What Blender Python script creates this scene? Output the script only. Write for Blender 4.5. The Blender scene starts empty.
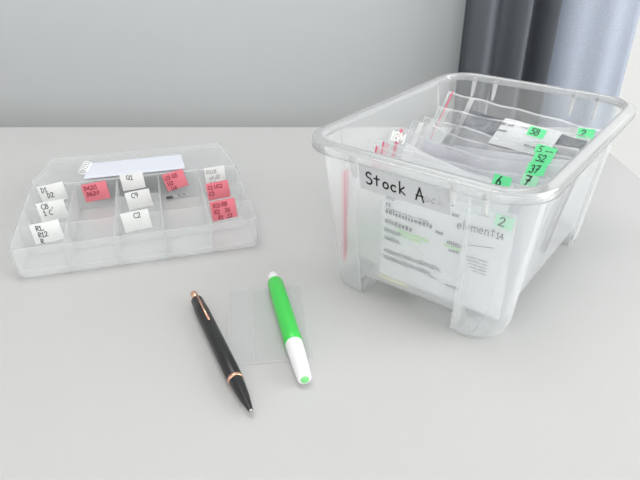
import bpy, bmesh, math, random
from mathutils import Vector, Matrix, noise
D = bpy.data; C = bpy.context.scene.collection
PI = math.pi
H = 0.3007                      # camera height over the table top (table top is z = 0)
FLOOR = -0.74

# ------------------------------------------------------------------ materials
def new_mat(name):
    m = D.materials.new(name); m.use_nodes = True
    nt = m.node_tree; nt.nodes.clear()
    out = nt.nodes.new('ShaderNodeOutputMaterial')
    return m, nt, out

def mat(name, col, rough=.5, spec=.5, metal=0, bump=None, var=None, sub=0):
    m, nt, out = new_mat(name)
    p = nt.nodes.new('ShaderNodeBsdfPrincipled')
    p.inputs['Base Color'].default_value = (*col, 1)
    p.inputs['Roughness'].default_value = rough
    p.inputs['Specular IOR Level'].default_value = spec
    p.inputs['Metallic'].default_value = metal
    tc = nt.nodes.new('ShaderNodeTexCoord')
    if var:                                     # (scale, amount) mottling
        n = nt.nodes.new('ShaderNodeTexNoise'); n.inputs['Scale'].default_value = var[0]
        n.inputs['Detail'].default_value = 4
        nt.links.new(tc.outputs['Object'], n.inputs['Vector'])
        mx = nt.nodes.new('ShaderNodeMixRGB'); mx.blend_type = 'MIX'
        mx.inputs[1].default_value = (*[c * (1 - var[1]) for c in col], 1)
        mx.inputs[2].default_value = (*[min(1, c * (1 + var[1])) for c in col], 1)
        nt.links.new(n.outputs['Fac'], mx.inputs[0]); nt.links.new(mx.outputs[0], p.inputs['Base Color'])
    if bump:                                    # (scale, strength, distance)
        n = nt.nodes.new('ShaderNodeTexNoise'); n.inputs['Scale'].default_value = bump[0]
        n.inputs['Detail'].default_value = 3
        nt.links.new(tc.outputs['Object'], n.inputs['Vector'])
        b = nt.nodes.new('ShaderNodeBump'); b.inputs['Strength'].default_value = bump[1]
        b.inputs['Distance'].default_value = bump[2]
        nt.links.new(n.outputs['Fac'], b.inputs['Height']); nt.links.new(b.outputs[0], p.inputs['Normal'])
    nt.links.new(p.outputs[0], out.inputs[0])
    return m

def plastic(name, col, clear, rough=.15, milk=.5, gloss=1.0, bump=None):
    """thin see-through plastic: part clear, part scattering, a Fresnel gloss on top"""
    m, nt, out = new_mat(name)
    N = nt.nodes.new
    tr = N('ShaderNodeBsdfTransparent'); tr.inputs[0].default_value = (.985, .99, .99, 1)
    df = N('ShaderNodeBsdfDiffuse'); df.inputs[0].default_value = (*col, 1)
    tl = N('ShaderNodeBsdfTranslucent'); tl.inputs[0].default_value = (*col, 1)
    mk = N('ShaderNodeMixShader'); mk.inputs[0].default_value = milk
    nt.links.new(df.outputs[0], mk.inputs[1]); nt.links.new(tl.outputs[0], mk.inputs[2])
    # the sheet scatters more where it is seen along its length
    body = N('ShaderNodeMixShader')
    lw = N('ShaderNodeLayerWeight'); lw.inputs[0].default_value = .25
    mr = N('ShaderNodeMapRange'); mr.inputs['To Min'].default_value = 1 - clear
    mr.inputs['To Max'].default_value = min(1, (1 - clear) * 2.6 + .04)
    nt.links.new(lw.outputs['Facing'], mr.inputs['Value']); nt.links.new(mr.outputs[0], body.inputs[0])
    nt.links.new(tr.outputs[0], body.inputs[1]); nt.links.new(mk.outputs[0], body.inputs[2])
    gl = N('ShaderNodeBsdfGlossy'); gl.inputs['Roughness'].default_value = rough
    gl.inputs[0].default_value = (1, 1, 1, 1)
    fr = N('ShaderNodeFresnel'); fr.inputs[0].default_value = 1.45
    mu = N('ShaderNodeMath'); mu.operation = 'MULTIPLY'; mu.inputs[1].default_value = gloss
    nt.links.new(fr.outputs[0], mu.inputs[0])
    fin = N('ShaderNodeMixShader'); nt.links.new(mu.outputs[0], fin.inputs[0])
    nt.links.new(body.outputs[0], fin.inputs[1]); nt.links.new(gl.outputs[0], fin.inputs[2])
    if bump:
        tc = N('ShaderNodeTexCoord'); n = N('ShaderNodeTexNoise'); n.inputs['Scale'].default_value = bump[0]
        n.inputs['Detail'].default_value = 3
        nt.links.new(tc.outputs['Object'], n.inputs['Vector'])
        b = N('ShaderNodeBump'); b.inputs['Strength'].default_value = bump[1]; b.inputs['Distance'].default_value = bump[2]
        nt.links.new(n.outputs['Fac'], b.inputs['Height'])
        for s in (gl, df): nt.links.new(b.outputs[0], s.inputs['Normal'])
    nt.links.new(fin.outputs[0], out.inputs[0])
    return m

def cloth_mat(name, col, weave=900, trans=.35):
    m, nt, out = new_mat(name); N = nt.nodes.new
    tc = N('ShaderNodeTexCoord')
    n = N('ShaderNodeTexNoise'); n.inputs['Scale'].default_value = weave; n.inputs['Detail'].default_value = 1
    nt.links.new(tc.outputs['Object'], n.inputs['Vector'])
    mx = N('ShaderNodeMixRGB'); mx.inputs[1].default_value = (*[c * .72 for c in col], 1)
    mx.inputs[2].default_value = (*[min(1, c * 1.28) for c in col], 1)
    nt.links.new(n.outputs['Fac'], mx.inputs[0])
    df = N('ShaderNodeBsdfDiffuse'); tl = N('ShaderNodeBsdfTranslucent')
    nt.links.new(mx.outputs[0], df.inputs[0]); nt.links.new(mx.outputs[0], tl.inputs[0])
    ms = N('ShaderNodeMixShader'); ms.inputs[0].default_value = trans
    nt.links.new(df.outputs[0], ms.inputs[1]); nt.links.new(tl.outputs[0], ms.inputs[2])
    nt.links.new(ms.outputs[0], out.inputs[0])
    return m

M = dict(
    table=mat('white_laminate', (.520, .519, .514), .42, .3, bump=(220, .05, .001), var=(3, .015)),
    table_edge=mat('table_edge_band', (.66, .67, .67), .5),
    steel=mat('white_steel', (.6, .6, .6), .4),
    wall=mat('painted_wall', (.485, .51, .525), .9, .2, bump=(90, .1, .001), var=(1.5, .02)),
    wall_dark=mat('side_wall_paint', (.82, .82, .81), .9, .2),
    ceiling=mat('ceiling_paint', (.8, .8, .79), .9, .2),
    floor=mat('floor_boards', (.42, .37, .31), .5, .4, var=(5, .1)),
    terrace=mat('pale_terrace', (.82, .82, .80), .8, .2, var=(4, .02)),
    frame=mat('window_frame_white', (.8, .8, .8), .4),
    drape=cloth_mat('dark_grey_curtain', (.17, .185, .205), trans=.15), curtain=cloth_mat('blue_grey_curtain', (.64, .69, .78), trans=.40),
    bin=plastic('clear_bin_plastic', (.97, .975, .98), .87, .28, .5, .14),
    binrim=plastic('bin_rim_plastic', (.98, .985, .99), .82, .10, .5, .8),
    rib=plastic('bin_rib_plastic', (.98, .985, .99), .12, .15, .5, 1.0),
    tray=plastic('milky_tray_plastic', (.94, .945, .95), .80, .25, .5, .5),
    lid=plastic('lid_plastic', (.94, .945, .95), .84, .25, .5, .5),
    film=plastic('bag_film', (.97, .97, .985), .905, .12, .45, .24, bump=(60, .6, .004)),
    clearfilm=plastic('clear_bag_film', (.97, .97, .985), .965, .10, .45, .25, bump=(60, .6, .004)),
    seam=plastic('bag_seam', (.97, .97, .98), .72, .15, .5, 1.2),
    whitezip=plastic('white_zip', (.97, .97, .98), .3, .2, .5, 1.0),
    tape=mat('grey_label_tape', (.60, .61, .63), .45, .4, var=(300, .02)),
    ghost=mat('faint_grey', (.50, .51, .53), .6),
    ink=mat('black_ink', (.012, .012, .014), .45),
    dimink=mat('pencil_ink', (.045, .045, .055), .6),
    print=mat('printed_grey', (.13, .135, .15), .6),
    paper=mat('white_paper', (.80, .81, .83), .7, .2),
    paperblue=mat('bluish_white_paper', (.74, .76, .84), .7, .2),
    card=mat('white_card', (.86, .86, .85), .7, .2),
    pink=mat('pink_card', (.83, .235, .285), .65, .2, var=(120, .06)),
    redink=mat('dark_red_ink', (.30, .015, .045), .6),
    foil=mat('grey_lavender_foil', (.50, .50, .56), .3, .5, bump=(50, .6, .005), var=(35, .22)),
    red=mat('red_zip', (.72, .03, .13), .4),
    pinkzip=plastic('pink_zip', (.92, .45, .50), .60, .3, .5, .6),
    green=mat('green_sticker', (.16, .80, .35), .55, .3, var=(80, .05)),
    palegreen=mat('pale_green_sticker', (.42, .80, .55), .55, .3),
    marker=mat('green_highlight', (.50, .82, .42), .6),
    yellow=mat('yellow_note', (.78, .78, .45), .7),
    anti=mat('grey_static_film', (.075, .09, .115), .3, .5, bump=(45, .7, .006), var=(30, .25)),
    chips=mat('pale_padding', (.88, .86, .83), .8, .1, bump=(150, .8, .004), var=(170, .3)),
    penblack=mat('black_lacquer', (.016, .016, .017), .32, .5),
    gold=mat('rose_gold', (.86, .50, .36), .25, .5, 1),
    pengreen=mat('green_pen_plastic', (.055, .60, .085), .3, .5),
    penwhite=mat('white_pen_plastic', (.86, .86, .87), .3, .5),
    pentip=mat('light_green_plug', (.22, .72, .24), .4, .5),
    ic=mat('chip_black', (.015, .015, .016), .4),
    tin=mat('tinned_pin', (.6, .6, .6), .3, .5, 1),
    coil=mat('white_coil_wire', (.88, .88, .89), .35),
)

# ------------------------------------------------------------------ helpers
def link(o, parent=None):
    C.objects.link(o)
    if parent: o.parent = parent
    return o

def tag(o, label=None, cat=None, group=None, kind=None):
    if label: o['label'] = label
    if cat: o['category'] = cat
    if group: o['group'] = group
    if kind: o['kind'] = kind
    return o

def thing(name, label, cat, loc=(0, 0, 0), rotz=0, group=None):
    o = D.objects.new(name, None); o.empty_display_size = .02
    o.location = loc; o.rotation_euler = (0, 0, rotz); link(o)
    return tag(o, label, cat, group)

class MB:
    """collects faces with a material index per face, builds ONE mesh object"""
    def __init__(s): s.v = []; s.f = []; s.m = []
    def add(s, vs, fs, m=0):
        k = len(s.v); s.v += [tuple(v) for v in vs]
        for f in fs: s.f.append([i + k for i in f]); s.m.append(m)
    def box(s, x0, x1, y0, y1, z0, z1, m=0):
        vs = [(x, y, z) for z in (z0, z1) for y in (y0, y1) for x in (x0, x1)]
        s.add(vs, [(0, 2, 3, 1), (4, 5, 7, 6), (0, 1, 5, 4), (2, 6, 7, 3), (0, 4, 6, 2), (1, 3, 7, 5)], m)
    def grid(s, fn, na, nb, m=0, a0=0, a1=1, b0=0, b1=1, close=False):
        vs = [fn(a0 + (a1 - a0) * i / na, b0 + (b1 - b0) * j / nb) for j in range(nb + 1) for i in range(na + 1)]
        fs = [(j * (na + 1) + i, j * (na + 1) + i + 1, (j + 1) * (na + 1) + i + 1, (j + 1) * (na + 1) + i)
              for j in range(nb) for i in range(na)]
        s.add(vs, fs, m)
    def lathe(s, prof, axis0, axis_dir, n=28, m=0, caps=True, sq=None):
        """prof: (distance along the axis, radius)"""
        d = Vector(axis_dir).normalized(); o = Vector(axis0)
        up = Vector((0, 0, 1)); e1 = d.cross(up).normalized(); e2 = e1.cross(d).normalized()
        vs = []
        for t, r in prof:
            for k in range(n):
                a = 2 * PI * k / n
                vs.append(o + d * t + e1 * (r * math.cos(a)) + e2 * (r * math.sin(a)))
        fs = [(j * n + k, j * n + (k + 1) % n, (j + 1) * n + (k + 1) % n, (j + 1) * n + k)
              for j in range(len(prof) - 1) for k in range(n)]
        if caps:
            fs.append(list(range(n))[::-1]); fs.append([(len(prof) - 1) * n + k for k in range(n)])
        s.add(vs, fs, m)
    def tube(s, pts, r, n=8, m=0):
        pts = [Vector(p) for p in pts]; vs = []
        for i, p in enumerate(pts):
            d = (pts[min(i + 1, len(pts) - 1)] - pts[max(i - 1, 0)]).normalized()
            ref = Vector((0, 0, 1)) if abs(d.z) < .9 else Vector((1, 0, 0))
            e1 = d.cross(ref).normalized(); e2 = e1.cross(d)
            for k in range(n):
                a = 2 * PI * k / n; vs.append(p + e1 * r * math.cos(a) + e2 * r * math.sin(a))
        fs = [(j * n + k, j * n + (k + 1) % n, (j + 1) * n + (k + 1) % n, (j + 1) * n + k)
              for j in range(len(pts) - 1) for k in range(n)]
        fs += [list(range(n))[::-1], [(len(pts) - 1) * n + k for k in range(n)]]
        s.add(vs, fs, m)
    def build(s, name, mats, parent=None, smooth=False, solid=None, bevel=None):
        me = D.meshes.new(name); me.from_pydata(s.v, [], s.f)
        if not isinstance(mats, (list, tuple)): mats = [mats]
        for mm in mats: me.materials.append(mm)
        me.polygons.foreach_set('material_index', s.m)
        if smooth: me.polygons.foreach_set('use_smooth', [True] * len(s.f))
        me.update()
        if smooth == 'angle': me.set_sharp_from_angle(angle=math.radians(40))
        o = D.objects.new(name, me); link(o, parent)
        if solid:
            md = o.modifiers.new('Solidify', 'SOLIDIFY'); md.thickness = solid; md.offset = 0
        if bevel:
            md = o.modifiers.new('Bevel', 'BEVEL'); md.width = bevel; md.segments = 3; md.limit_method = 'ANGLE'
        return o

# ---- handwriting / lettering made of pen strokes -------------------------------
def arc(cx, cy, rx, ry, a0, a1, n=10):
    return [(cx + rx * math.cos(math.radians(a0 + (a1 - a0) * i / n)), cy + ry * math.sin(math.radians(a0 + (a1 - a0) * i / n))) for i in range(n + 1)]
G = {
 'S': [arc(.28, .76, .22, .22, 35, 250, 9) + arc(.24, .27, .26, .27, 80, -140, 11)],
 't': [[(.22, .85), (.19, .05)], [(.0, .58), (.42, .62)]],
 'o': [arc(.23, .27, .21, .25, 100, 460, 14)],
 'c': [arc(.25, .27, .21, .26, 45, 310, 12)],
 'k': [[(.06, .95), (.05, 0)], [(.40, .58), (.07, .27), (.45, .0)]],
 'A': [[(.0, 0), (.30, 1.0), (.60, -.08)], [(.05, .36), (.55, .36)]],
 'D': [[(.08, 0), (.08, .95)], arc(.04, .48, .44, .48, 90, -90, 12)],
 'Q': [arc(.3, .5, .28, .42, 90, 450, 16), [(.38, .28), (.62, -.05)]],
 'C': [arc(.34, .48, .30, .46, 55, 305, 14)],
 'U': [[(.03, .95), (.04, .3)] + arc(.28, .28, .24, .27, 180, 360, 8) + [(.52, .95)]],
 'R': [[(.06, 0), (.06, .95)], [(.06, .95)] + arc(.18, .72, .28, .23, 85, -90, 9) + [(.08, .5), (.5, 0)]],
 'J': [[(.42, .95), (.42, .25)] + arc(.22, .24, .2, .23, 0, -170, 7)],
 '1': [[(.05, .72), (.22, .95), (.22, 0)], [(.05, 0), (.4, 0)]],
 '2': [arc(.24, .70, .2, .24, 165, -25, 9) + [(.04, .0), (.5, .02)]],
 '3': [arc(.2, .73, .2, .22, 150, -80, 9) + arc(.2, .25, .24, .26, 80, -150, 10)],
 '4': [[(.38, .0), (.38, .95), (.02, .32), (.52, .32)]],
 '5': [[(.46, .95), (.1, .93), (.08, .56)] + arc(.2, .3, .26, .29, 110, -140, 10)],
 '6': [[(.36, .98), (.1, .5)] + arc(.26, .25, .21, .25, 170, -180, 14)],
 '7': [[(.02, .92), (.48, .93), (.18, 0)], [(.12, .48), (.44, .50)]],
 '8': [arc(.25, .74, .18, .21, -90, 270, 12), arc(.25, .26, .23, .26, 90, 450, 14)],
 '9': [arc(.26, .70, .21, .24, 0, 360, 13) + [(.44, .4), (.36, 0)]],
 ',': [[(.12, .08), (.04, -.16)]], '.': [[(.08, .02), (.11, .05)]], ' ': [], '-': [[(.05, .45), (.4, .45)]],
 'e': [[(.05, .3), (.42, .3)] + arc(.24, .27, .2, .25, 5, 310, 12)],
 'l': [[(.08, .95), (.08, 0)]],
 'm': [[(.05, .5), (.05, 0)], [(.05, .38)] + arc(.2, .36, .14, .14, 160, 0, 6) + [(.34, 0)], [(.34, .38)] + arc(.49, .36, .14, .14, 160, 0, 6) + [(.63, 0)]],
 'n': [[(.05, .5), (.05, 0)], [(.05, .36)] + arc(.22, .34, .17, .16, 160, 0, 7) + [(.39, 0)]],
 'I': [[(.1, .95), (.1, 0)]], 'B': [[(.06, 0), (.06, .95)], [(.06, .95)] + arc(.2, .73, .2, .22, 90, -90, 8) + [(.06, .5)], arc(.2, .25, .24, .25, 90, -90, 8) + [(.06, 0)]],
 'M': [[(.04, 0), (.08, .95), (.34, .3), (.6, .95), (.66, 0)]],
 'L': [[(.06, .95), (.06, 0), (.42, 0)]],
 'u': [[(.04, .5), (.05, .18)] + arc(.22, .17, .17, .17, 180, 360, 7) + [(.39, .5), (.4, 0)]],
 ')': [arc(-.1, .45, .34, .6, 60, -60, 8)],
}
ADV = {'m': .78, ' ': .42, 'l': .24, 'I': .26, ',': .26, '.': .24, '1': .5, 'M': .82, 'c': .56, 'o': .58, 'A': .72, 'Q': .76, 'D': .64, 'U': .7, 'S': .62}
def strokes(text, x, y, h, slant=0, seed=0, track=1.0):
    """-> list of polylines in the label plane; y is the baseline"""
    rnd = random.Random(seed); out = []
    for ch in text:
        jx, jy = (rnd.uniform(-.02, .02) * h, rnd.uniform(-.05, .05) * h) if seed else (0, 0)
        for pl in G.get(ch, []):
            out.append([(x + (px + slant * py) * h + jx, y + py * h + jy) for px, py in pl])
        x += ADV.get(ch, .62) * h * track
    return out
def ribbon(mb, polylines, w, fn, m):
    """flat ink: fn(x, y) -> point on the surface, slightly raised"""
    for pl in polylines:
        for i in range(len(pl) - 1):
            (x0, y0), (x1, y1) = pl[i], pl[i + 1]
            L = math.hypot(x1 - x0, y1 - y0) or 1e-9
            dx, dy = (x1 - x0) / L * w / 2, (y1 - y0) / L * w / 2
            q = [(x0 - dx - dy, y0 - dy + dx), (x0 - dx + dy, y0 - dy - dx), (x1 + dx + dy, y1 + dy - dx), (x1 + dx - dy, y1 + dy + dx)]
            mb.add([fn(*p) for p in q], [(0, 1, 2, 3)], m)
def bars(mb, x0, x1, y, h, fn, m, seed, fill=.6, cw=None):
    """a line of print too small to read: short upright dashes"""
    r = random.Random(seed); cw = cw or h * .45; x = x0
    while x < x1:
        w = cw * r.uniform(.5, 1.1)
        if r.random() < fill + .25:
            hh = h * r.uniform(.65, 1)
            mb.add([fn(x, y), fn(min(x + w, x1), y), fn(min(x + w, x1), y + hh), fn(x, y + hh)], [(0, 1, 2, 3)], m)
        x += w + cw * .35

# ------------------------------------------------------------------ the room
def struct(o): o['kind'] = 'structure'; return o
YW = 1.06; XR = 1.75; XL = -2.0; YF = -2.3; ZC = 1.75
wx0, wx1, wz1 = .375, 1.55, 1.45
mb = MB(); mb.box(XL, XR, YF, YW + .15, FLOOR - .05, FLOOR); struct(mb.build('floor', M['floor']))
mb = MB(); mb.box(XL - .1, XR + .1, YF - .1, YW + .15, ZC, ZC + .1); struct(mb.build('ceiling', M['ceiling']))
mb = MB()
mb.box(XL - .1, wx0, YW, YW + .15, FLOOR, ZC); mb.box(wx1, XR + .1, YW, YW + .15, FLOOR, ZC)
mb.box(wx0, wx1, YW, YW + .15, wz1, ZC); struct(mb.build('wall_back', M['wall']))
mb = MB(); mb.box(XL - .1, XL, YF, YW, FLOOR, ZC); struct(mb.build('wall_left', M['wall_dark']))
fx0, fx1, fz0, fz1 = -1.5, .9, .0, 1.4
mb = MB()
mb.box(XL, fx0, YF - .1, YF, FLOOR, ZC); mb.box(fx1, XR, YF - .1, YF, FLOOR, ZC)
mb.box(fx0, fx1, YF - .1, YF, FLOOR, fz0); mb.box(fx0, fx1, YF - .1, YF, fz1, ZC)
struct(mb.build('wall_front', M['wall_dark']))
# right wall with a wide window opening
ry0, ry1, rz0, rz1 = -.95, .85, .15, 1.5
mb = MB()
mb.box(XR, XR + .1, YF, ry0, FLOOR, ZC); mb.box(XR, XR + .1, ry1, YW, FLOOR, ZC)
mb.box(XR, XR + .1, ry0, ry1, FLOOR, rz0); mb.box(XR, XR + .1, ry0, ry1, rz1, ZC)
struct(mb.build('wall_right', M['wall_dark']))
def glass():
    m, nt, out = new_mat('window_glass')
    tr = nt.nodes.new('ShaderNodeBsdfTransparent'); gl = nt.nodes.new('ShaderNodeBsdfGlossy'); gl.inputs['Roughness'].default_value = .02
    fr = nt.nodes.new('ShaderNodeFresnel'); fr.inputs[0].default_value = 1.2
    mx = nt.nodes.new('ShaderNodeMixShader'); nt.links.new(fr.outputs[0], mx.inputs[0])
    nt.links.new(tr.outputs[0], mx.inputs[1]); nt.links.new(gl.outputs[0], mx.inputs[2]); nt.links.new(mx.outputs[0], out.inputs[0]); return m
GL = glass()
win = struct(D.objects.new('window_1', None)); link(win)
mb = MB(); f = .05
mb.box(wx0, wx0 + .03, YW + .06, YW + .12, FLOOR, wz1); mb.box(wx1 - f, wx1, YW + .06, YW + .12, FLOOR, wz1)
mb.box(wx0 + .03, wx1 - f, YW + .06, YW + .12, wz1 - f, wz1); mb.box(wx0 + .03, wx1 - f, YW + .06, YW + .12, FLOOR, FLOOR + f)
mb.build('window_frame', M['frame'], win)
mb = MB(); mb.box(wx0 + .03, wx1 - f, YW + .088, YW + .092, FLOOR + f, wz1 - f); mb.build('window_pane', GL, win)
win2 = struct(D.objects.new('window_2', None)); link(win2)
mb = MB()
for yy in (ry0, (ry0 + ry1) / 2 - f / 2, ry1 - f): mb.box(XR + .03, XR + .08, yy, yy + f, rz0 + f, rz1 - f)
mb.box(XR + .03, XR + .08, ry0, ry1, rz1 - f, rz1); mb.box(XR + .03, XR + .08, ry0, ry1, rz0, rz0 + f)
mb.build('window_frame', M['frame'], win2)
mb = MB(); mb.box(XR + .052, XR + .056, ry0 + f, ry1 - f, rz0 + f, rz1 - f); mb.build('window_pane', GL, win2)
fill_win = struct(D.objects.new('fill_window', None)); link(fill_win)  # unseen window behind the camera, added to go with the front fill light
mb = MB()
for xx in (fx0, (fx0 + fx1) / 2 - f / 2, fx1 - f): mb.box(xx, xx + f, YF - .08, YF - .03, fz0 + f, fz1 - f)
mb.box(fx0, fx1, YF - .08, YF - .03, fz1 - f, fz1); mb.box(fx0, fx1, YF - .08, YF - .03, fz0, fz0 + f)
mb.build('window_frame', M['frame'], fill_win)
mb = MB(); mb.box(fx0 + f, fx1 - f, YF - .056, YF - .052, fz0 + f, fz1 - f); mb.build('window_pane', GL, fill_win)
# pale terrace outside the tall window
mb = MB(); mb.box(-1, 6, YW + .15, YW + 6, FLOOR - .06, FLOOR - .01); struct(mb.build('ground', M['terrace']))

# curtain -------------------------------------------------------------------
def drape_fn(a, b):
    x = .232 + .136 * a; z = FLOOR + .01 + b * (1.62 - FLOOR)
    fold = .021 * math.sin(a * 2 * PI * 2.6 + .6) + .006 * math.sin(a * 23 + 1)
    return (x + .003 * math.sin(b * 5), .990 + fold * (1 + .15 * math.sin(b * 4)), z)
mb = MB(); mb.grid(drape_fn, 90, 24)  # left stretch of curtain as its own mesh in a darker tone
tag(mb.build('curtain', M['drape'], smooth=True, solid=.0012), 'darker grey stretch of curtain in tight folds between the grey wall and the lighter stretch', 'curtain')
def sheer_fn(a, b):
    x = .362 + .135 * a; z = FLOOR + .01 + b * (1.62 - FLOOR)
    fold = .038 * (1 - a) ** 2.2 - .012 * math.sin(a * PI) + (.020 * (a - .86) / .14 if a > .86 else 0) + .003 * math.sin(a * 19)
    return (x + .003 * math.sin(b * 5), .950 + fold * (1 + .12 * math.sin(b * 4)), z)
mb = MB(); mb.grid(sheer_fn, 70, 24)
tag(mb.build('curtain', M['curtain'], smooth=True, solid=.0012), 'light blue-grey woven curtain beside the bright window, right of the darker stretch', 'curtain')
mb = MB(); mb.tube([(-.1, .985, 1.66), (1.6, .985, 1.66)], .012, 12)
for x in (-.05, 1.45): mb.tube([(x, .985, 1.66), (x, YW, 1.66)], .007, 8)
for i in range(8):
    x = .24 + i * .035
    mb.tube([(x, .985 + .017 * math.cos(t), 1.66 + .017 * math.sin(t)) for t in [2 * PI * k / 12 for k in range(13)]], .0025, 6)
# the rod is high above the frame and carries the curtain
rod = mb.build('curtain_rod', M['steel'], smooth=True); tag(rod, 'white curtain rod above both curtains', 'curtain rod')

# table ----------------------------------------------------------------------
tb = thing('table', 'large white table with a smooth satin top under the boxes and pens', 'table', (0, 0, FLOOR))
TX0, TX1, TY0, TY1 = -1.15, .405, -.30, .878
mb = MB(); mb.box(TX0, TX1, TY0, TY1, -FLOOR - .028, -FLOOR)
o = mb.build('table_top', M['table'], tb, bevel=.0015)
for x in (TX0 + .03, TX1 - .08):
    for y in (TY0 + .03, TY1 - .12):
        mb = MB(); mb.box(x, x + .05, y, y + .05, 0, -FLOOR - .028); mb.build('leg', M['steel'], tb, bevel=.003)

# ------------------------------------------------------------------ the storage bin
ROT = -.6536; CX, CY = .1431, .4974
HW, HD, HB = .1, .14, .140
RB = Matrix.Translation((CX, CY, 0)) @ Matrix.Rotation(ROT, 4, 'Z')
def W(u, v, z): return RB @ Vector((u, v, z))
bin_ = thing('storage_bin', 'clear plastic storage bin with a handwritten Stock A label, full of zip bags', 'storage bin', (CX, CY, 0), ROT)
T = .0125                                            # draft of the walls, rim wall to foot
ZF = .018                                            # raised floor
iw, idp = HW - .009, HD - .009                       # wall half sizes at the top
def rr_loop(w, d, r, n=8):
    pts = []
    for (sx, sy, a0) in ((1, -1, -90), (1, 1, 0), (-1, 1, 90), (-1, -1, 180)):
        for k in range(n + 1):
            a = math.radians(a0 + 90 * k / n)
            pts.append((sx * (w - r) + r * math.cos(a), sy * (d - r) + r * math.sin(a)))
    return pts
# plan of the wall: list of (px, py, nx, ny, recessed)
fu, fv = .049, .088                                  # half widths of the recessed panels
r0 = .028
plan = []
corner_defs = ((1, -1, -90), (1, 1, 0), (-1, 1, 90), (-1, -1, 180))
def side_pts():
    P = []
    w, d = iw, idp
    def corner(sx, sy, a0):
        for k in range(9):
            a = math.radians(a0 + 90 * k / 8)
            P.append((sx * (w - r0) + r0 * math.cos(a), sy * (d - r0) + r0 * math.sin(a), math.cos(a), math.sin(a), 0))
    def panel(horizontal, s, half):
        # from one end of the recessed panel to the other, counter-clockwise
        n = 12
        if horizontal:                                # front (s=-1) goes +u, back goes -u
            xs = [(-s) * (-half + 2 * half * i / n) for i in range(n + 1)]
            P.append((xs[0] - (-s) * .0012, s * d, 0, s, 0))
            for x in xs: P.append((x, s * d, 0, s, 1))
            P.append((xs[-1] + (-s) * .0012, s * d, 0, s, 0))
        else:
            ys = [s * (-half + 2 * half * i / n) for i in range(n + 1)]
            P.append((s * w, ys[0] - s * .0012, s, 0, 0))
            for y in ys: P.append((s * w, y, s, 0, 1))
            P.append((s * w, ys[-1] + s * .0012, s, 0, 0))
    panel(True, -1, fu); corner(1, -1, -90); panel(False, 1, fv); corner(1, 1, 0)
    panel(True, 1, fu); corner(-1, 1, 90); panel(False, -1, fv); corner(-1, -1, 180)
    return P
PL = side_pts(); NP = len(PL)
def wall_pt(p, t):
    """t = 0 at the foot, 1 at the top"""
    x, y, nx, ny, rec = p
    zb = ZF if rec else .0006
    # panel ends are rounded upward like an arch
    if rec:
        if abs(ny) > .5: e = (fu - abs(x)) / .010
        else: e = (fv - abs(y)) / .010
        e = max(0, min(1, e)); zb = ZF - .007 * (1 - e) ** 2
    z = zb + (HB - .001 - zb) * t
    k = 1 - z / HB
    ins = T * k
    if rec: ins += .0035 * min(1, k * 4)
    foot = max(0, 1 - (z - zb) / .004)                 # small radius at the foot
    ins += .0022 * foot ** 2
    # draft scales the plan towards the middle
    return Vector((x * (1 - (ins if abs(nx) > .01 or rec == 0 else 0) / iw) if not rec or abs(nx) > .5 else x,
                   y * (1 - ins / idp) if not rec or abs(ny) > .5 else y, z))
mb = MB(); NZ = 14
ts = [0, .01, .025, .05] + [.05 + .95 * (i + 1) / NZ for i in range(NZ)]
cols = []
vs = [wall_pt(p, t) for t in ts for p in PL]
fs = [(j * NP + i, j * NP + (i + 1) % NP, (j + 1) * NP + (i + 1) % NP, (j + 1) * NP + i) for j in range(len(ts) - 1) for i in range(NP)]
mb.add(vs, fs)
# feet: flat soles at z=0 with inner post walls up to the raised floor
bottom = [wall_pt(p, 0) for p in PL]
rec = [p[4] for p in PL]
i = 0
runs = []
start = next(k for k in range(NP) if rec[k] and not rec[(k + 1) % NP])
k = (start + 1) % NP
cur_run = []
for _ in range(NP):
    if not rec[k]: cur_run.append(k)
    elif cur_run: runs.append(cur_run); cur_run = []
    k = (k + 1) % NP
if cur_run: runs.append(cur_run)
centre = []
for run in runs:
    pts = [bottom[j] for j in run]; a, b = pts[0], pts[-1]
    c = Vector((0, 0, 0))
    c.x = a.x if abs(a.x) < abs(b.x) else b.x
    c.y = a.y if abs(a.y) < abs(b.y) else b.y
    mb.add(pts + [Vector((c.x, c.y, .0006))], [list(range(len(pts) + 1))])
    for p, q in ((b, c), (c, a)):
        mb.add([(p.x, p.y, .0006), (q.x, q.y, .0006), (q.x, q.y, ZF), (p.x, p.y, ZF)], [(0, 1, 2, 3)])
    centre.append(((a.x, a.y), (c.x, c.y), (b.x, b.y)))
pan = []
for idx, run in enumerate(runs):
    a, c, b = centre[idx]
    pan += [Vector((*a, ZF)), Vector((*c, ZF)), Vector((*b, ZF))]
    k = (run[-1] + 1) % NP
    while rec[k]:
        pan.append(Vector((bottom[k].x, bottom[k].y, ZF))); k = (k + 1) % NP
mb.add(pan, [list(range(len(pan)))])
mb.build('body', M['bin'], bin_, smooth='angle', solid=.0011)
# rim: top lip, flange and down-turned skirt
mb = MB()
def rim_prof():
    return [(-.0005, .1335), (-.0005, .1385), (.0008, .1402), (.0026, .1402), (.0040, .1390), (.0066, .1388), (.0080, .1380), (.0085, .1362), (.0088, .1315)]
loop0 = rr_loop(iw, idp, r0, 10); NL = len(loop0)
vs = []
for off, z in rim_prof():
    for (x, y) in rr_loop(iw + off, idp + off, r0 + off, 10): vs.append((x, y, z))
n = len(rim_prof())
fs = [(j * NL + i, j * NL + (i + 1) % NL, (j + 1) * NL + (i + 1) % NL, (j + 1) * NL + i) for j in range(n - 1) for i in range(NL)]
mb.add(vs, fs); mb.build('rim', M['binrim'], bin_, smooth=True, solid=.0010)
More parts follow.
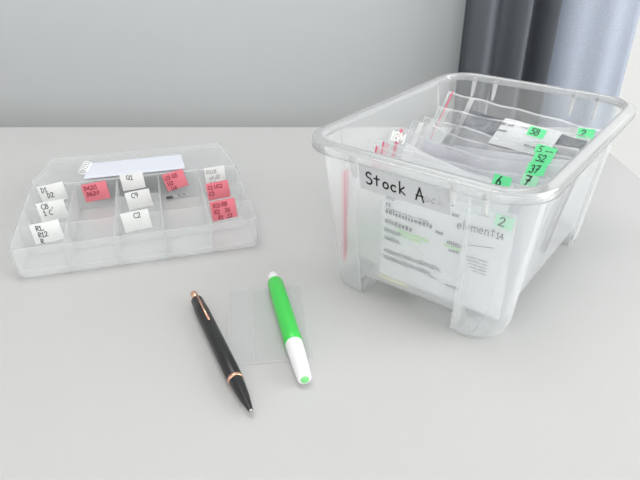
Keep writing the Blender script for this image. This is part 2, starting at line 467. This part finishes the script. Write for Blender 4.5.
# ribs under the rim, outside the walls
def rib(px, py, nx, ny):
    mb = MB(); w = .0011
    tx, ty = -ny, nx
    prof = [(.0080, .1370), (.0076, .1315), (.0035, .119), (.0004, .1155), (-.0016, .1155), (-.0003, .1365)]
    vs = []
    for s in (-w, w):
        for o_, z in prof: vs.append((px + nx * o_ + tx * s, py + ny * o_ + ty * s, z))
    k = len(prof)
    fs = [list(range(k))[::-1], [k + i for i in range(k)]] + [(i, (i + 1) % k, k + (i + 1) % k, k + i) for i in range(k)]
    mb.add(vs, fs); mb.build('rib', M['rib'], bin_, bevel=.0004)
for u in (-.046, .038, .062): rib(u, -(idp - .0004), 0, -1)
for u in (-.069, -.045, .037, .060): rib(u, idp - .0004, 0, 1)
# the label on the front wall
def front_fn(u, z):                                   # outside face of the recessed front panel
    k = 1 - z / HB
    ins = T * k + .0035 * min(1, k * 4)
    return Vector((u, -idp * (1 - ins / idp) - .0009, z))
lab = MB(); u0, u1, z0, z1 = -.0435, .0335, .1055, .1275
lab.grid(lambda a, b: front_fn(u0 + (u1 - u0) * a, z0 + (z1 - z0) * b) + Vector((0, -.0002, 0)), 8, 3)
lab.grid(lambda a, b: front_fn(u0 + (u1 - u0) * a, z0 + (z1 - z0) * b) + Vector((0, -.0004, 0)), 8, 3)
fn = lambda x, y: front_fn(x, y) + Vector((0, -.0006, 0))
ribbon(lab, strokes('Stock', -.0375, .1115, .0105, 0, 5, 1.18), .00135, fn, 1)
ribbon(lab, strokes('A', .0065, .1108, .0103, 0, 0), .00135, fn, 1)
ribbon(lab, strokes('ock', .0135, .1112, .0080, .1, 3, 1.2), .0006, fn, 2)  # faint grey repeat of the last letters
o = lab.build('name_label', [M['tape'], M['ink'], M['ghost']], bin_); o['label'] = 'grey label strip with Stock A in black marker'

# ------------------------------------------------------------------ zip bags in the bin
def frame_fn(vb, zb, vt, zt, u0, u1, seed, sag=0., amp=.0022, skew=0., uskew=0., tilt=0.):
    """mid surface of an upright bag: s along the bin's short side, t from bottom to top (world space)"""
    off = Vector((seed * 7.3, seed * 3.1, 0))
    def fn(s, t, o_=0.):
        u = u0 + (u1 - u0) * s + uskew * t
        v = vb + (vt - vb) * t + skew * (s - .5) * t
        z = zb + (zt - zb) * t - sag * t * (1 - math.cos(2 * PI * s)) * .5 - tilt * s * t + .0035 * t * noise.noise(off + Vector((s * 4.5, 9, 1)))
        n = noise.noise(off + Vector((s * 3.5, t * 2.8, 0))) + .45 * noise.noise(off + Vector((s * 9, t * 8, 4)))
        L = math.hypot(vt - vb, zt - zb)
        nv, nz = -(zt - zb) / L, (vt - vb) / L          # normal towards the front / up
        d = amp * n * min(1, 3 * t + .2) + o_
        return Vector((u, v + nv * d, z + nz * d))
    return fn
allbags = []
def zip_bag(label, vb, zb, vt, zt, u0, u1, seed, bulge=.0035, sag=.004, amp=.0022, skew=0., uskew=0., tilt=0., zipmat='pinkzip', redline=None, name='zip_bag', zs=.055, film='film'):
    F = frame_fn(vb, zb, vt, zt, u0, u1, seed, sag, amp, skew, uskew, tilt)
    base = Vector(((u0 + u1) / 2, vb, zb))
    t_ = thing(name, label, 'zip bag', W(*base), ROT, 'zip bags filed in the storage bin')
    G_ = lambda s, t, o_=0.: F(s, t, o_) - base
    def pouch(side):
        off = Vector((seed * 1.7 + side * 5, 2.2, seed))
        def fn(s, t):
            b = (max(0, math.sin(PI * min(1, max(0, s)))) ** .45) * (max(0, math.sin(PI * min(1, max(0, t)))) ** .45)
            cr = .0011 * noise.noise(off + Vector((s * 14, t * 11, 0))) + .0006 * noise.noise(off + Vector((s * 34, t * 23, 2)))
            return G_(s, t, side * (bulge * .5 * b + .0002) + cr * b)
        return fn
    mb = MB(); mb.grid(pouch(1), 40, 26); mb.grid(pouch(-1), 40, 26)
    mb.build('film', M[film], t_, smooth=True)
    # welded edge all round
    mb = MB(); e = .0006
    for (a0, a1, b0, b1, na, nb) in ((0, 1, 0, .018, 40, 1), (0, 1, .985, 1, 40, 1), (.99, 1, .018, .985, 1, 24), (0, .01, .018, .985, 1, 24)):
        mb.grid(lambda s, t: G_(s, t, .0004), na, nb, 0, a0, a1, b0, b1)
    mb.build('seam', M['seam'], t_, smooth=True)
    # the zip closure runs up the left end
    mb = MB()
    mb.grid(lambda s, t: G_(s, t, bulge * .30 + .0012), 2, 26, 0, zs, zs + .035, .01, .99)
    mb.build('zip_strip', M[zipmat], t_, smooth=True)
    if redline:
        mb = MB(); mb.grid(lambda s, t: G_(s, t, bulge * .30 + .0020), 1, 26, 0, redline, redline + .008, .01, .995)
        r_ = mb.build('zip_line', M['red'], t_, smooth=True); r_['label'] = 'thin red line along the zip'
    allbags.append((t_, G_, F)); return t_, G_, F
def sticker(bag, text, s0, t0, w, h, Wd, Ht, rot=0., pale=False, lift=.0026, tsz=.0075, tw=.0010, tx=.003):
    """number sticker folded over the bag; s0,t0 = lower left in bag coordinates"""
    t_, G_, F = bag
    ca, sa = math.cos(rot), math.sin(rot)
    def fn(x, y, e=0.): return G_(s0 + (x * ca - y * sa) / Wd, t0 + (x * sa + y * ca) / Ht, lift + e)
    mb = MB(); mb.grid(lambda a, b: fn(a * w, b * h), 5, 4); mb.grid(lambda a, b: fn(a * w, b * h, .0003), 5, 4)
    ribbon(mb, strokes(text, tx, h * .5 - tsz * .47, tsz, .08, 3, .95), tw, lambda x, y: fn(x, y, .0006), 1)
    o = mb.build('number_sticker', [M['palegreen' if pale else 'green'], M['ink']], t_); o['label'] = 'green number sticker' if not text else 'green sticker reading ' + text
    return o
def insert(name, label, cat, bag, poly_fn, mats, s0, s1, t0, t1, extra=None, lift=0., group=None):
    """a sheet lying inside a bag, following the bag's surface: its own top-level object"""
    t_, G_, F = bag
    base = F((s0 + s1) / 2, t0)
    mb = MB()
    fn = lambda a, b, e=0.: F(s0 + (s1 - s0) * a, t0 + (t1 - t0) * b, lift + e) - base
    mb.grid(lambda a, b: fn(*poly_fn(a, b)), 16, 12); mb.grid(lambda a, b: fn(*poly_fn(a, b), -.0003), 16, 12)
    if extra: extra(mb, fn)
    o = mb.build(name, mats, smooth=True); o.location = W(*base); o.rotation_euler = (0, 0, ROT)
    return tag(o, label, cat, group)
ident = lambda a, b: (a, b)

Z0 = .0205
# front bag: the printed packing label behind the front wall
bA = zip_bag('foremost zip bag in the bin, holding the printed packing label', -.1085, Z0, -.1125, .112, -.075, .078, 1, bulge=.003, amp=.0008, sag=.002, zs=.025, redline=.050)
sticker(bA, '2', .905, .90, .013, .010, .153, .092, -.1, True)
def packing(mb, fn):
    Wd, Ht = .112, .084
    P = lambda x, y: fn(x / Wd, y / Ht, .0007)
    rows = [(.004, .012, .075), (.004, .009, .0685), (.004, .048, .0620), (.004, .031, .0530), (.004, .019, .0450), (.004, .019, .0375), (.004, .058, .0250), (.004, .050, .0180)]
    for k, (a, b, y) in enumerate(rows): bars(mb, a, b, y, .0042, P, 1, k + 3, fill=.8, cw=.0027)
    bars(mb, .050, .058, .0595, .0032, P, 1, 40); bars(mb, .058, .070, .079, .0032, P, 1, 44)
    bars(mb, .062, .073, .054, .0032, P, 1, 41); bars(mb, .064, .073, .047, .0032, P, 1, 45); bars(mb, .064, .078, .014, .0026, P, 1, 42); bars(mb, .050, .056, .016, .0026, P, 1, 46)
    bars(mb, .004, .045, .0665, .0010, P, 1, 43, cw=.0009)
    ribbon(mb, strokes('element', .0690, .0700, .0078, 0, 0), .0007, P, 1)
    ribbon(mb, strokes('14', .1008, .0700, .0052, 0, 0), .0007, P, 1)
    ribbon(mb, [[(.066, .0525), (.072, .0532), (.082, .0578), (.100, .0615)]], .0004, P, 1)
    for k in range(5): bars(mb, .078 + .002 * k, .097, .047 - k * .0028, .0009, P, 1, 60 + k, cw=.0008)
    # pale green highlighter marks
    for (x0, x1, y) in ((.016, .046, .0490), (.020, .040, .0455), (.060, .074, .0508)):
        mb.add([fn(x0 / Wd, y / Ht, .0005), fn(x1 / Wd, (y - .001) / Ht, .0005), fn(x1 / Wd, (y + .0016) / Ht, .0005), fn(x0 / Wd, (y + .0022) / Ht, .0005)], [(0, 1, 2, 3)], 2)
insert('packing_label', 'white printed packing label with grey text and pale green marks behind the bin front wall', 'label', bA, ident, [M['paper'], M['print'], M['marker']], .285, .99, .0, .93, packing, group=None)
# loose white pieces seen through the left end of the front bags
bB = zip_bag('flat zip bag second from the front with crumpled white padding at its left end', -.0995, Z0, -.100, .108, -.078, .074, 2, amp=.0012, sag=.003, redline=.035, zs=.02)
insert('foam_sheet', 'crumpled off-white foam sheet inside the second zip bag, left of the printed label', 'packing foam', bB, ident, [M['chips']], .09, .40, .03, .80)
bC = zip_bag('zip bag behind the front two, green sticker reading 6 at its upper right', -.091, Z0, -.064, .1165, -.076, .078, 3, sag=.003, redline=.06, amp=.002)
sticker(bC, '6', .754, .95, .0145, .0095, .154, .098, -.04)
insert('parts_sheet', 'white folded parts sheet inside the zip bag numbered 6', 'paper sheet', bC, ident, [M['paper']], .30, .93, .02, .55)
bD = zip_bag('zip bag with a pale green sticker reading 7 near the right wall', -.081, Z0, -.049, .1165, -.077, .080, 4, sag=.004, redline=.05, amp=.002)
sticker(bD, '7', .856, .925, .0125, .0090, .157, .10, -.05, True)
bE = zip_bag('crumpled zip bag with white letter-like marks at its left corner, green sticker reading 37', -.068, Z0, -.012, .116, -.084, .078, 5, sag=.008, redline=.07, amp=.0034)
sticker(bE, '37', .821, .905, .0155, .0110, .162, .11, -.05, tsz=.0066, tw=.0008)
insert('folded_sheet', 'crumpled white sheet inside the zip bag with white marks', 'paper sheet', bE, lambda a, b: (a, b * (1 - .12 * a)), [M['paper']], .12, .80, .04, .90)
t_, G_, F = bE
mb = MB(); ribbon(mb, strokes('IIBM', .004, .097, .0085, 0, 2, .9), .0016, lambda x, y: G_(x / .162, y / .11, .0036), 0)  # white letter-shaped marks near the bag's upper left corner
o = mb.build('film_marks', M['card'], t_); o['label'] = 'white letter-shaped marks on the film'
bF = zip_bag('zip bag in the middle of the bin with a green sticker reading 52', -.050, Z0, .018, .115, -.080, .076, 6, sag=.006, zipmat='whitezip', amp=.004)
sticker(bF, '52', .795, .905, .0160, .0105, .156, .117, -.06, tsz=.0066, tw=.0008)
insert('foil_pouch', 'light grey foil pouch inside the zip bag numbered 52', 'foil pouch', bF, lambda a, b: (a, b * (1 - .08 * a)), [M['foil']], .14, .93, .04, .88)
bG = zip_bag('zip bag just behind the one numbered 52, with a wide green sticker reading 5-', -.036, Z0, .044, .114, -.080, .074, 7, sag=.005, zipmat='seam', amp=.003)
sticker(bG, '5 --', .76, .897, .0190, .0095, .154, .123, -.08, tsz=.0066, tw=.0007)
bH = zip_bag('zip bag under the white label, green sticker reading 58 at its top', -.020, Z0, .074, .116, -.080, .074, 8, sag=.002, zipmat='seam', amp=.003, film='clearfilm')
sticker(bH, '58', .64, .913, .0165, .0100, .154, .134, -.08, tsz=.0070, tw=.0009)
# rear bag: tall, leans on the back wall, dark film and a white printed tag inside
insert('foil_pouch', 'grey foil pouch inside the zip bag just under the white tag', 'foil pouch', bH, lambda a, b: (a, b * (1 - .10 * (1 - a))), [M['foil']], .22, .95, .04, .80)
bI = zip_bag('large rear zip bag leaning on the back wall with a bright red zip line', -.002, Z0, .102, .1250, -.083, .078, 9, film='clearfilm', tilt=.010, bulge=.004, sag=0., amp=.0014, skew=0., zipmat='seam', redline=.03, zs=.16)
sticker(bI, '2', .875, .90, .015, .012, .161, .158, .1, tsz=.008, tw=.0010)
insert('antistatic_bag', 'dark grey antistatic bag inside the rear zip bag', 'antistatic bag', bI, lambda a, b: (a - .28 * (1 - b) * (1 - a), b), [M['anti']], .18, .97, .06, .90, lift=.0)
def tagprint(mb, fn):
    bars(mb, .06, .30, .74, .09, lambda x, y: fn(x, y, .0006), 1, 5, cw=.03); bars(mb, .05, .22, .50, .07, lambda x, y: fn(x, y, .0006), 1, 6, cw=.03)
    bars(mb, .40, .55, .80, .05, lambda x, y: fn(x, y, .0006), 1, 8, cw=.02)
    bars(mb, .60, .95, .20, .10, lambda x, y: fn(x, y, .0006), 1, 7, cw=.05)
insert('part_tag', 'white printed tag lying on the dark antistatic bag at the back', 'tag', bI, lambda a, b: (a + .10 * b, b), [M['paper'], M['print']], .40, .76, .69, .90, tagprint, lift=.0030)
# yellow note under the bags, just above the bin floor
mb = MB(); mb.box(-.014, .014, -.007, .012, 0, .0006)
o = mb.build('yellow_note', M['yellow']); o.location = W(-.018, -.104, .0192); o.rotation_euler = (0, 0, ROT)
tag(o, 'small yellow-green note lying flat under the front bags', 'paper note')

# ------------------------------------------------------------------ compartment organizer
OR = math.radians(15.8)
org = thing('parts_organizer', 'milky plastic compartment box with pink and white paper labels, lid folded open', 'organizer box', (-.2765, .4475, 0), OR)
OW, OD, OH = .224, .140, .034
gs = .0045                                            # walls lean in towards the floor
def outline(w0, w1, d0, d1, r, n=5):
    pts = []
    for (x, y, a0) in ((w1 - r, d0 + r, -90), (w1 - r, d1 - r, 0), (w0 + r, d1 - r, 90), (w0 + r, d0 + r, 180)):
        for k in range(n + 1):
            a = math.radians(a0 + 90 * k / n); pts.append((x + r * math.cos(a), y + r * math.sin(a)))
    return pts
mb = MB()
lev = [(0, OH), (.0005, OH - .0015), (.0008, .018), (.0018, .004), (.0035, .0012)]
vs = []
for ins, z in lev:
    vs += [(x, y, z) for x, y in outline(ins, OW - ins, ins, OD - ins, .004)]
n = len(outline(0, 1, 0, 1, .004))
fs = [(j * n + i, (j + 1) * n + i, (j + 1) * n + (i + 1) % n, j * n + (i + 1) % n) for j in range(len(lev) - 1) for i in range(n)]
fs.append([(len(lev) - 1) * n + i for i in range(n)])
mb.add(vs, fs); mb.build('tray', M['tray'], org, smooth='angle', solid=.0012)
CW = OW / 5
rows = [.0, .0465, .093, OD]                          # front .. back
for c in range(1, 5):
    mb = MB(); mb.box(c * CW - .0006, c * CW + .0006, .001, OD - .001, .0020, OH - .0015); mb.build('long_divider', M['tray'], org, bevel=.0003)
cross = {0: (1, 2), 1: (1,), 2: (1, 2), 3: (1,), 4: (1, 2)}
for c, rs in cross.items():
    for r_ in rs:
        mb = MB(); y = rows[r_]
        mb.box(c * CW + .001, (c + 1) * CW - .001, y - .0006, y + .0006, .0020, OH - .0025); mb.build('cross_divider', M['tray'], org, bevel=.0003)
# labels stuck on the front faces of the back wall and the cross dividers
def card(c, row, dx, lines, pink=False, w=.0270, h=.0215, roll=0., dz=0., texth=.0058, lab='', lean=0., tw=.0007, ink=None):
    y0 = rows[row] - .0016 if row < 3 else OD - .0026
    x0 = c * CW + dx; z0 = OH + .0022 + dz - h
    ca, sa = math.cos(roll), math.sin(roll)
    rr = random.Random(c * 9 + row)
    cu = rr.uniform(-.0012, .0012)
    def fn(x, y, e=0.):
        xx = x - w / 2; X = x0 + w / 2 + xx * ca - y * sa; Z = z0 + xx * sa + y * ca
        bend = cu * math.sin(PI * x / w) - lean * y - .0006
        return Vector((X, y0 + min(0, bend) - e, Z))
    mb = MB(); mb.grid(lambda a, b: fn(a * w, b * h), 6, 4)
    mb.grid(lambda a, b: fn(a * w, b * h, .00035), 6, 4)
    for i, (tx, ln) in enumerate(lines):
        ribbon(mb, strokes(ln, tx, h - .0075 - i * .0072, texth, .05, c + row + 1, 1.0), tw, lambda x, y: fn(x, y, .0006), 1)
    o = mb.build('paper_label', [M['pink' if pink else 'card'], M['redink' if pink else 'dimink']], org)
    o['label'] = lab; return o
card(0, 3, .0095, [(.003, 'D1'), (.007, 'D2')], roll=.14, lab='white label reading D1 D2')
card(0, 2, .0135, [(.004, 'C8 ,'), (.004, '1 C')], roll=.10, lab='white label reading C8')
card(0, 1, .0130, [(.005, 'R1,'), (.005, 'R12'), (.005, 'R Y')], roll=.10, lab='white label reading R1 R12', texth=.0052)
card(1, 3, .0085, [(.002, 'D4,D5'), (.003, 'D6,D7')], True, roll=.09, w=.0265, dz=-.004, lab='pink label reading D4,D5 D6,D7', texth=.0050, tw=.0007)
card(2, 3, .0050, [(.0065, 'Q1')], roll=.07, w=.0250, h=.0200, dz=.003, lab='white label reading Q1')
card(2, 2, .0110, [(.006, 'C9')], roll=.10, w=.0255, h=.0205, dz=.001, lab='white label reading C9')
card(2, 1, .0070, [(.012, 'C2')], roll=.10, w=.027, dz=.000, lab='white label reading C2')
card(3, 3, .0085, [(.002, 'U3 Q5'), (.003, 'U2'), (.005, 'U4')], True, roll=.22, w=.0245, dz=-.0005, lab='pink label reading U3 Q5 U2 U4', texth=.0048, tw=.0007)
card(4, 3, .0085, [(.002, 'D3,U1'), (.002, 'Out,J2'), (.004, 'C 8')], roll=.05, w=.0235, dz=.000, lab='white label reading D3,U1', texth=.0044, tw=.0004)
card(4, 2, .0060, [(.002, 'C1 UC2'), (.002, 'C3')], True, roll=.09, w=.0245, h=.0205, dz=.001, lab='pink label reading C1 UC2 C3', texth=.0046, tw=.0006)
card(4, 1, .0050, [(.003, 'R3)R8'), (.003, 'R20 26'), (.006, 'R10,12')], True, roll=.09, w=.0260, h=.0225, dz=.001, lab='pink label reading R3 R8 R20 26', texth=.0048, tw=.0007)
# lid lying open behind the box, its far edge down on the table
LD = .142; la = -math.asin((.030 - .0020) / LD)
lid = D.objects.new('lid', None); link(lid, org); lid.location = (.0, OD + .0030, .0315); lid.rotation_euler = (la, 0, 0)
mb = MB()
mb.box(.002, OW - .002, 0, LD, -.0006, .0006)
mb.build('lid_panel', M['lid'], lid, bevel=.0003)
mb = MB(); q = .0014
mb.box(.002, .002 + q, .001, LD, .0006, .0075); mb.box(OW - .002 - q, OW - .002, .001, LD, .0006, .0075); mb.box(.002 + q, OW - .002 - q, LD - q, LD, .0006, .0075)
mb.build('lid_edge', M['tray'], lid, bevel=.0003)
for x in (.03, .105, .18):
    mb = MB(); mb.tube([(x, OD + .0020, .0322), (x + .016, OD + .0020, .0322)], .0014, 10)
    mb.build('hinge', M['tray'], org, smooth=True)

# note pad with a white coil lying in the open lid
OM = Matrix.Translation((-.2765, .4475, 0)) @ Matrix.Rotation(OR, 4, 'Z') @ Matrix.Translation((0, OD + .0030, .0315)) @ Matrix.Rotation(la, 4, 'X')
pad = D.objects.new('note_pad', None); link(pad); pad.matrix_world = OM @ Matrix.Translation((.046, .010, .0010))
tag(pad, 'bluish white paper pad with a white coil, lying in the open lid', 'note pad')
mb = MB(); mb.box(.008, .120, 0, .090, .0002, .0024)
mb.build('paper', M['paperblue'], pad, bevel=.0005)
mb = MB(); pts = []
for k in range(5 * 12 + 1):
    a = 2 * PI * k / 12; pts.append((.0050 + .0048 * math.cos(a), .020 + .062 * k / 60, .0044 + .0036 * math.sin(a)))
mb.tube(pts, .0007, 6); mb.build('coil', M['coil'], pad, smooth=True)

# loose chips in the fourth compartment
def OW_(x, y, z): return Matrix.Translation((-.2765, .4475, 0)) @ Matrix.Rotation(OR, 4, 'Z') @ Vector((x, y, z))
def chip(wx, wy, L, Wd, Ht, a, label, pins):
    t_ = thing('electronic_chip', label, 'chip', (wx, wy, .0019), OR + a, 'loose chips in the compartment')
    mb = MB(); mb.box(-L / 2, L / 2, -Wd / 2, Wd / 2, .0003, Ht); mb.build('body', M['ic'], t_, bevel=.0002)
    for i in range(pins):
        for s in (-1, 1):
            x = -L / 2 + L * (i + .5) / pins
            mb = MB(); mb.box(x - .0003, x + .0003, min(s * Wd / 2, s * (Wd / 2 + .001)), max(s * Wd / 2, s * (Wd / 2 + .001)), .0001, .0006)
            mb.build('pin', M['tin'], t_)
chip(-.1758, .6205, .0075, .0038, .0020, .05, 'largest black chip, left of the three under the pink label reading U3', 4)
chip(-.1662, .6268, .0030, .0018, .0014, .2, 'small black chip in the middle of the three loose chips', 0)
chip(-.1607, .6294, .0030, .0018, .0014, -.1, 'small black chip furthest right of the three loose chips', 0)

# ------------------------------------------------------------------ flat empty bag and pens
fb = thing('zip_bag', 'flat empty clear plastic bag lying on the table under the green pen', 'zip bag', (-.0685, .334, .0), math.radians(7.5))
def flat(s, t): return Vector((s * .0635, t * .100, .0007 + .0005 * noise.noise(Vector((s * 4, t * 5, 1)))))
mb = MB(); mb.grid(flat, 24, 30); mb.grid(lambda s, t: flat(s, t) + Vector((0, 0, .0004)), 24, 30); mb.build('film', M['film'], fb, smooth=True)
mb = MB()
for a in (0, .30, .66, .985): mb.grid(lambda s, t: flat(s, t) + Vector((0, 0, .0006)), 1, 30, 0, a, a + .014, 0, 1)
mb.grid(lambda s, t: flat(s, t) + Vector((0, 0, .0006)), 24, 1, 0, 0, 1, 0, .008)
mb.build('seam', M['seam'], fb, smooth=True)
def pen_axis(tip, back):
    d = (Vector(back) - Vector(tip)); return Vector(tip), d.normalized(), d.length
# green pen
gp = thing('green_pen', 'bright green pen with a white end cap pointing at the camera', 'pen', (-.0107, .3150, 0), 0)
tip = Vector((0, -.0025, .0062)); dr = Vector((-.232, .972, .0)).normalized()
mb = MB(); mb.lathe([(.040, .0063), (.0405, .0069), (.05, .0071), (.10, .0071), (.125, .0069), (.128, .006)], tip + Vector((0, 0, .0014)), dr); mb.build('barrel', M['pengreen'], gp, smooth=True)
mb = MB(); mb.lathe([(.0, .0038), (.0006, .0049), (.002, .0052), (.012, .0058), (.028, .0065), (.0395, .0068), (.041, .0066)], tip + Vector((0, 0, .0014)), dr); mb.build('end_cap', M['penwhite'], gp, smooth=True)
mb = MB(); mb.lathe([(-.0008, .0024), (-.0004, .0031), (.002, .0034)], tip + Vector((0, 0, .0014)), dr); o = mb.build('end_plug', M['pentip'], gp, smooth=True); o['label'] = 'light green round plug'
mb = MB(); mb.lathe([(.128, .0050), (.132, .0049), (.139, .0042), (.140, .003)], tip + Vector((0, 0, .0014)), dr); mb.build('top_button', M['penwhite'], gp, smooth=True)
# black pen
bp = thing('black_pen', 'black ballpoint pen with a thin rose gold ring near its tip', 'pen', (-.0465, .2850, 0), 0)
tip = Vector((0, 0, .0060)); dr = Vector((-.425, .905, .004)).normalized()
mb = MB(); mb.lathe([(.0335, .0054), (.034, .0057), (.06, .0059), (.12, .0058), (.138, .0050), (.139, .0040)], tip, dr); mb.build('barrel', M['penblack'], bp, smooth=True)
mb = MB(); mb.lathe([(.0, .0016), (.0006, .0018), (.003, .0022), (.012, .0037), (.024, .0048), (.0305, .0052), (.0312, .0051)], tip, dr); mb.build('tip_cone', M['penblack'], bp, smooth=True)
mb = MB(); mb.lathe([(-.0008, .0008), (-.0004, .0012), (.0004, .0013)], tip, dr); mb.build('ball_point', M['tin'], bp, smooth=True)
mb = MB(); mb.lathe([(.0310, .0052), (.0313, .0057), (.0337, .0058), (.0340, .0054)], tip, dr); o = mb.build('ring', M['gold'], bp, smooth=True); o['label'] = 'thin rose gold ring'
mb = MB(); mb.lathe([(.139, .0030), (.149, .0030), (.150, .0024)], tip, dr); mb.build('click_button', M['gold'], bp, smooth=True)
mb = MB(); q0 = tip + dr * .136 + Vector((0, 0, .0062)); q1 = tip + dr * .098 + Vector((0, 0, .0072))
mb.tube([q0 - Vector((0, 0, .002)), q0 + Vector((0, 0, .0012)), q1], .0009, 8); mb.build('clip', M['gold'], bp, smooth=True)

# ------------------------------------------------------------------ light
wd = D.worlds.new('World'); bpy.context.scene.world = wd; wd.use_nodes = True
bg = wd.node_tree.nodes['Background']; bg.inputs[0].default_value = (.99, 1.0, .995, 1); bg.inputs[1].default_value = .85
def area(name, loc, rot, sx, sy, e, col=(1, 1, 1)):
    l = D.lights.new(name, 'AREA'); l.shape = 'RECTANGLE'; l.size = sx; l.size_y = sy; l.energy = e; l.color = col
    o = D.objects.new(name, l); o.location = loc; o.rotation_euler = rot; link(o); return o
area('fill_front', ((fx0 + fx1) / 2, YF + .02, (fz0 + fz1) / 2), (math.radians(90), 0, 0), fx1 - fx0, fz1 - fz0, 21, (.98, .99, 1))  # added fill from behind the camera, brightens bin front and back wall
# daylight through the right-hand window, through the tall window, and an added fill light under the ceiling
area('daylight_right', (XR - .02, (ry0 + ry1) / 2, (rz0 + rz1) / 2), (0, math.radians(90), 0), rz1 - rz0, ry1 - ry0, 25, (.97, .99, 1))
area('fill_overhead', (-.3, .55, ZC - .03), (0, 0, 0), 1.0, .8, 9, (1, .99, .97))

# ------------------------------------------------------------------ camera
cam = D.cameras.new('camera'); co = D.objects.new('camera', cam); link(co)
cam.sensor_width = 36; cam.lens = 587.3 / 640 * 36; cam.clip_start = .01
co.location = (0, 0, H); co.rotation_euler = (math.radians(90 - 29.795), 0, 0)
sc = bpy.context.scene; sc.camera = co
sc.view_settings.view_transform = 'Standard'; sc.view_settings.look = 'None'
sc.view_settings.exposure = .30; sc.view_settings.gamma = 1; sc.view_settings.use_curve_mapping = False
sc.cycles.transparent_max_bounces = 96; sc.cycles.max_bounces = 10; sc.cycles.diffuse_bounces = 5
